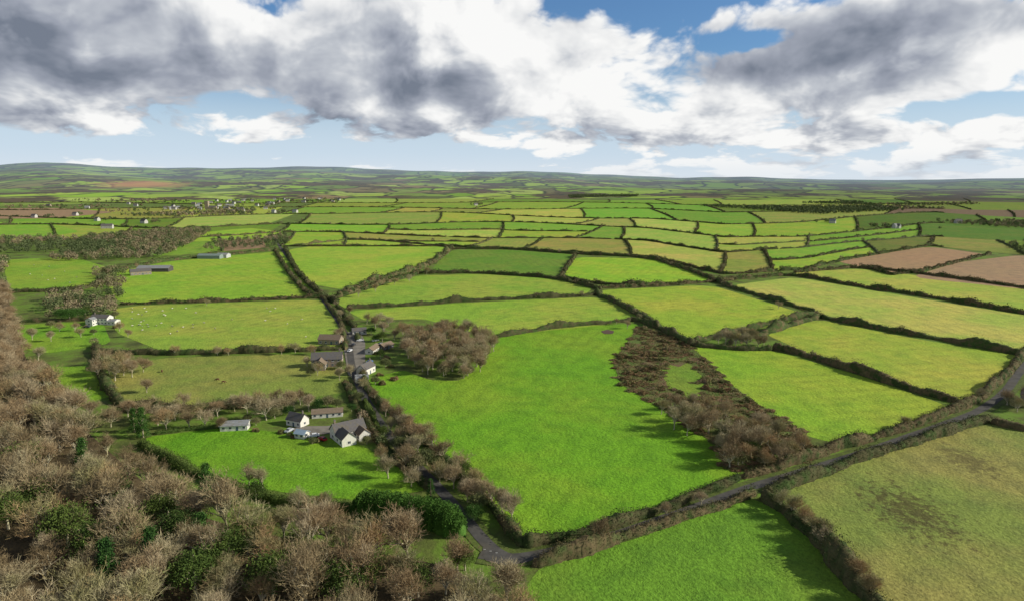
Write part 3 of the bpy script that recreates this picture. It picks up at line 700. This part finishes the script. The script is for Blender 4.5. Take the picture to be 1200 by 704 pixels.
r=bld('house',349,497,-25,'small white cottage with steep grey slate roof',s=.85); block(r,9,6,3.2,2.8,WH,SL,chim=(3.4,),floors=1)
r=bld('outbuilding',384,487,12,'long low white outbuilding with brown roof','outbuilding',s=.8); block(r,16,5.5,2.6,1.7,WH,SB,floors=1)
r=bld('bungalow',276,502,8,'white single storey bungalow with pale grey roof','house',s=.85); block(r,12.5,6,2.8,1.4,WH,GR,floors=1,over=.5)
r=bld('conservatory',354,512,-20,'small pale blue glazed garden building','outbuilding',s=.9); block(r,5,4,2.3,1.2,WH,BLU,wins=True,door=False)
r=bld('farmhouse',384,428,8,'tan stone farmhouse with dark slate roof','house',s=.95); block(r,17,8,4.8,3.2,ST,SL,chim=(-7,7),floors=2); block(r,7,6,3.5,2.4,ST,SB,cx=-3,cy=-7.1,rot=math.pi/2,door=False)
r=bld('barn',388,402,-10,'stone barn with weathered brown slate roof','barn'); block(r,14,7,3.2,2.4,ST,SB)
r=bld('house',429,437,70,'white cottage with slate roof beside the lane',s=.9); block(r,11,6,3.8,2.6,WH,SL,chim=(4.4,),floors=1)
r=bld('house',424,447,20,'small white lane side cottage with slate roof',s=.7); block(r,9,6,3.2,2.4,WH,GR,chim=(3.4,),floors=1)
r=bld('barn',437,412,80,'low white barn with brown roof in the farmyard','barn',s=.85); block(r,14,6,2.8,1.8,WH,SB)
r=bld('outbuilding',421,391,20,'small white outbuilding with slate roof','outbuilding'); block(r,9,5,2.6,1.6,WH,SL)
r=bld('outbuilding',452,408,60,'low timber shed with brown roof','outbuilding'); block(r,9,5,2.4,1.4,DK,SB)
r=bld('house',120,379,-6,'large white modern house with flat grey gables',s=.85); block(r,15,8,5.6,2.2,WH,SL,chim=(-6,),floors=2); block(r,7,7,3.2,1.2,WH,GR,cx=11.1,cy=-1,door=False); block(r,6,6,5.2,1.4,WH,GR,cx=-4,cy=-7.1,rot=math.pi/2,door=False,floors=2)
r=bld('barn',182,318,5,'long dark farm shed with low roof','barn'); block(r,34,14,4,2.5,DK,GR,wins=False)
r=bld('barn',165,322,35,'stone farm building with slate roof','barn'); block(r,20,9,4,2.5,ST,SL)
r=bld('barn',247,303,-4,'green roofed metal farm shed','barn'); block(r,30,12,4,2,wallm((.25,.3,.28)),wallm((.25,.33,.30),'slate'),wins=False)
r=bld('barn',262,302,-4,'pale grey metal farm shed','barn'); block(r,14,12,4,2,wallm((.5,.5,.5)),GR,wins=False)
r=bld('farmhouse',126,268,10,'white and stone farmhouse among woodland trees','house'); block(r,22,10,6,4,WF,SL,chim=(-8,8),floors=2)
r=bld('house',1207,472,50,'tan stone house with slate roof beside the road'); block(r,13,7,4.8,3,ST,SB,chim=(5,),floors=2)
for x,y in vil:
    r=bld('house',x,y,random.uniform(-40,40),'white village house with slate roof'); r['group']='village houses'
    block(r,random.uniform(12,18),9,6,4.5,WF if random.random()<.8 else ST,SL if random.random()<.7 else GR,wins=False)
r=bld('church',243,246,0,'grey stone church with square battlemented tower','church')
V_,F_=boxes([(-6,6,-6,6,0,30)]+[(a,a+1.9,-6.2,-5.0,30,32) for a in(-6,-1,4.1)]+[(a,a+1.9,5.0,6.2,30,32) for a in(-6,-1,4.1)]+[(-6.6,-5.3,-6.6,-5.3,32.1,36),(5.3,6.6,-6.6,-5.3,32.1,36)])
add('tower',pymesh('tower',V_,F_,[ST]),parent=r); block(r,26,11,8,6,ST,SL,cx=19.2,wins=False)
# ---------- poles ----------
V,Fc=[],[]; tube(V,Fc,(0,0,0),(0,0,8),.12,.09,8); 
PM=npmesh('pole',np.array(V),np.array(Fc),[M_wood]); V_,F_=boxes([(-.6,.6,-.05,.05,7.5,7.6),(-.55,-.47,-.04,.04,7.6,7.75),(.47,.55,-.04,.04,7.6,7.75)]); AM=pymesh('crossarm',V_,F_,[M_wood])
for x,y in [(505,590),(455,520),(432,470)]:
    q=G(x,y); r=add('utility_pole',None,(q[0],q[1],0),random.uniform(-.5,.5)); add('pole',PM,parent=r); add('crossarm',AM,parent=r); tag(r,'wooden utility pole with crossarm beside the hedge','utility pole','utility poles')
# ---------- cars ----------
prof=[(-2.1,.35),(-2.15,.75),(-1.95,.95),(-1.2,1.02),(-.7,1.45),(.9,1.48),(1.6,1.05),(2.1,.9),(2.15,.4)]
V=[];
for s,wd in((-1,.85),(1,.85)):
    for x,z in prof: V.append((x,s*(wd-(.18 if z>1.1 else 0)),z))
n=len(prof); Fc=[tuple(range(n)),tuple(range(2*n-1,n-1,-1))]+[(i,i+n,(i+1)%n+n,(i+1)%n) for i in range(n)]
CB=pymesh('body',V,Fc,[M_car])
V_=[(-1.12,-.80,1.08),(-.68,-.695,1.40),(.85,-.695,1.42),(1.45,-.80,1.10)]; V_=[(x,y-.012,z) for x,y,z in V_]; V2=[(x,-y,z) for x,y,z in V_]
W1=[(-1.22,-.7,1.06),(-.76,-.6,1.42),(-.76,.6,1.42),(-1.22,.7,1.06)]; W2=[(1.62,-.7,1.08),(.98,-.6,1.47),(.98,.6,1.47),(1.62,.7,1.08)]
CW=pymesh('window',V_+V2+W1+W2,[(0,1,2,3),(7,6,5,4),(8,9,10,11),(15,14,13,12)],[M_glass])
V,Fc=[],[]; tube(V,Fc,(0,-.1,0),(0,.1,0),.33,.33,14); Fc=[tuple(f) for f in Fc]+[tuple(range(14))[::-1],tuple(range(14,28))]; WLM=pymesh('wheel',V,Fc,[M_tyre])
for (x,y,rt,c,lb) in [(410,412,80,(.6,.6,.62),'silver'),(414,405,85,(.05,.05,.06),'black'),(433,425,60,(.1,.2,.5),'blue'),(422,400,10,(.75,.75,.75),'white'),(368,512,20,(.75,.75,.75),'white'),(378,516,-40,(.35,.03,.03),'red'),(440,400,40,(.7,.7,.7),'white'),(446,404,45,(.12,.13,.15),'grey'),(102,384,0,(.08,.08,.09),'black'),(339,506,70,(.4,.42,.45),'grey')]:
    q=G(x,y); r=add('parked_car',None,(q[0],q[1],.2),math.radians(rt)); b=add('body',CB,parent=r); b.color=c+(1,); add('window',CW,parent=r)
    for wx in(-1.35,1.35):
        for wy in(-.78,.78): add('wheel',WLM,(wx,wy,.33),parent=r)
    tag(r,lb+' car parked beside the farm buildings','car','cars parked at the farms')
# ---------- animals ----------
def animal(name,nodes,edges,mats,headv):
    me=bpy.data.meshes.new(name); me.from_pydata([n[:3] for n in nodes],edges,[]); o=bpy.data.objects.new(name,me); COL.objects.link(o)
    md=o.modifiers.new('Skin','SKIN')
    for i,n in enumerate(nodes): me.skin_vertices[0].data[i].radius=(n[3],n[3])
    me.skin_vertices[0].data[0].use_root=True
    sb=o.modifiers.new('Sub','SUBSURF'); sb.levels=1; sb.render_levels=1
    bpy.context.view_layer.update(); dg=bpy.context.evaluated_depsgraph_get(); m2=bpy.data.meshes.new_from_object(o.evaluated_get(dg)); m2.name=name
    bpy.data.objects.remove(o); m2.materials.clear()
    for m in mats: m2.materials.append(m)
    for p in m2.polygons:
        p.use_smooth=True
        p.material_index=1 if (p.center.x>headv or p.center.z<.38) and len(mats)>1 else 0
    return m2
def quad(s=1,graze=True):
    hd=(.88,0,.28,.07) if graze else (1.0,0,1.0,.09)
    nk=(.72,0,.52,.10) if graze else (.75,0,.9,.12)
    N=[(0,0,.66,.24),(-.4,0,.68,.22),(.38,0,.66,.22),nk,hd,(hd[0]+.12,0,hd[2]-.12,.05)]
    E=[(0,1),(0,2),(2,3),(3,4),(4,5)]
    for sy in(-1,1):
        i=len(N); N+=[(.38,.14*sy,.42,.08),(.36,.14*sy,.22,.045),(.38,.14*sy,.02,.04)]; E+=[(2,i),(i,i+1),(i+1,i+2)]
        i=len(N); N+=[(-.36,.15*sy,.44,.1),(-.46,.14*sy,.24,.045),(-.44,.14*sy,.02,.04)]; E+=[(1,i),(i,i+1),(i+1,i+2)]
    i=len(N); N+=[(-.62,0,.6,.04),(-.66,0,.42,.03)]; E+=[(1,i),(i,i+1)]
    for sy in(-1,1):
        i=len(N); N.append((hd[0]-.04,.14*sy,hd[2]+.07,.025)); E.append((4,i))
    return N,E
N,E=quad(); SH1=animal('sheep',N,E,[M_fleece,M_face],.78); N,E=quad(graze=False); SH2=animal('sheep',N,E,[M_fleece,M_face],.85); CW1=animal('cow',quad()[0],quad()[1],[M_cow],9)
for i in range(40):
    if i<30: x,y=random.gauss(180,24),random.gauss(377,9)
    else: x,y=random.uniform(200,360),random.uniform(360,400)
    y=max(362,min(402,y)); x=max(155,x); q=G(x,y); o=add('sheep',SH1 if random.random()<.75 else SH2,(q[0],q[1],.1),random.uniform(0,6.28),1.1); tag(o,'white woolly sheep grazing on the pasture','sheep','sheep in the pasture')
for x,y in [(255,446),(262,449),(190,436)]:
    q=G(x,y); o=add('cow',CW1,(q[0],q[1],.1),random.uniform(0,6.28),1.6); tag(o,'brown cow grazing on the pasture','cow','cows in the pasture')
for i in range(9):
    q=G(random.uniform(30,100),random.uniform(310,332)); o=add('sheep',SH1,(q[0],q[1],.1),random.uniform(0,6.28),1.1); tag(o,'white woolly sheep grazing on the pasture','sheep','sheep in the pasture')
# ---------- sun and sky ----------
SE,SAz=math.radians(26.5),math.radians(92)
sd=Vector((math.sin(SAz)*math.cos(SE),math.cos(SAz)*math.cos(SE),math.sin(SE)))
L=bpy.data.lights.new('sun','SUN'); L.energy=5.0; L.angle=math.radians(.5); L.color=(1,.945,.80)
so=bpy.data.objects.new('sun',L); COL.objects.link(so); so.rotation_euler=sd.to_track_quat('Z','Y').to_euler(); so.location=(0,0,300)
W=bpy.data.worlds.new('World'); SC.world=W; W.use_nodes=True; nt=W.node_tree; n=NB(nt); bg=nt.nodes['Background']
sky=nt.nodes.new('ShaderNodeTexSky'); sky.sky_type='NISHITA'; sky.sun_disc=False; sky.sun_elevation=SE; sky.sun_rotation=SAz; sky.altitude=100
tc=nt.nodes.new('ShaderNodeTexCoord'); s=n.sep(tc.outputs['Generated'])
az=n.m('ARCTAN2',s[0],s[1]); el=n.m('ARCSINE',s[2])
def proj(dx,dz):
    e=n.m('LOGARITHM',n.m('ADD',n.m('MAXIMUM',n.m('ADD',el,dz),0),.075),math.e)
    return n.comb(n.m('ADD',az,dx+3.0),n.m('MULTIPLY',e,.36),0)
low=n.mr(el,.05,.14,1,0,True)
def cloud(dx,dz,soft=False):
    q=proj(dx,dz)
    q=n.vm('ADD',q,n.vm('MULTIPLY',n.vm('SUBTRACT',n.noise(q,6,2,.5,color=True,dim='2D'),(.5,.5,.5)),(.08,.05,0)))
    a=n.noise(q,3.6,5 if soft else 10,.53,dim='2D'); b=n.noise(q,10,4 if soft else 8,.56,dim='2D')
    f=n.m('ADD',n.m('MULTIPLY',a,n.m('SUBTRACT',.8,n.m('MULTIPLY',low,.5))),n.m('MULTIPLY',b,n.m('ADD',.2,n.m('MULTIPLY',low,.5))))
    if soft: return f
    v=n.vor(q,16,3,.55).outputs['Distance']
    return n.m('SUBTRACT',f,n.m('MULTIPLY',n.m('SUBTRACT',v,.4),.10))
n1=cloud(0,0); n3=cloud(0,0,True); n2=cloud(.020,.024,True)
def az_(px): return math.atan((px-600)/F)
def blobs(lst,base):
    acc=base
    for px,py,sx,sy,amp in lst:
        a0=az_(px); e0=(212-py)/F*math.cos(a0)
        d=n.m('ADD',n.m('POWER',n.m('DIVIDE',n.m('SUBTRACT',az,a0),sx/F),2),n.m('POWER',n.m('DIVIDE',n.m('SUBTRACT',el,e0),sy/F),2))
        acc=n.m('ADD',acc,n.m('MULTIPLY',n.m('EXPONENT',n.m('MULTIPLY',d,-1)),amp))
    return acc
covb=blobs([(735,4,80,26,-.42),(862,60,42,12,-.26),(100,180,330,18,-.18),(560,188,300,13,-.14),(1120,132,120,11,-.18),(560,75,230,60,.15),(120,80,300,55,.17),(1010,62,170,46,.22),(1000,162,250,15,.14)],.08)
D=n.m('ADD',n1,covb)
cov=n.mr(D,.46,.555,0,1,True)
cov=n.m('MULTIPLY',cov,n.mr(el,.36,.75,1,.35,True))
bb=blobs([(80,95,270,26,-.22),(40,20,170,28,-.12),(870,92,105,16,-.48),(990,52,160,26,-.42),(360,150,240,12,-.18),(240,122,90,13,.28),(570,60,170,34,.28),(745,105,90,28,.30),(1170,90,75,30,.40),(340,18,130,24,.18),(1000,160,240,20,.26),(200,60,90,20,.08),(620,118,80,25,.14)],.56)
B=n.m('ADD',bb,n.m('MULTIPLY',n.m('SUBTRACT',n3,n2),2.8))
B=n.m('ADD',B,n.m('MULTIPLY',n.m('SUBTRACT',n1,n3),2.4))
B=n.m('ADD',B,n.mr(D,.46,.80,.30,-.12))
cc=n.ramp(B,[(.0,(.18,.21,.27)),(.28,(.34,.37,.44)),(.50,(.53,.56,.61)),(.68,(.80,.81,.82)),(.84,(.95,.95,.94))])
clear=n.vm('MULTIPLY',sky.outputs[0],(.056,.084,.116))
clear=n.mix(n.mr(el,.03,.18,.90,0,True),clear,(.62,.74,.86))
colr=n.mix(cov,clear,cc)
colr=n.mix(n.mr(el,0,.045,.65,0,True),colr,(.74,.80,.86))
g_=n.mr(el,.33,.9,1,.38,True); colr=n.mix(1.0,colr,n.comb(g_,g_,g_),'MULTIPLY')
nt.links.new(colr,bg.inputs['Color']); bg.inputs['Strength'].default_value=1.0
# ---------- camera ----------
cd=bpy.data.cameras.new('camera'); cd.sensor_width=36; cd.lens=F/1200*36; cd.clip_start=1; cd.clip_end=80000
cam=bpy.data.objects.new('camera',cd); COL.objects.link(cam); cam.location=(0,0,H); cam.rotation_euler=(math.pi/2-P,0,0); SC.camera=cam
SC.view_settings.view_transform='Standard'; SC.view_settings.look='None'; SC.view_settings.exposure=0
print('indiv',len(indiv),'rest',len(rest),'TR',len(TR),'shrubs',len(pts))
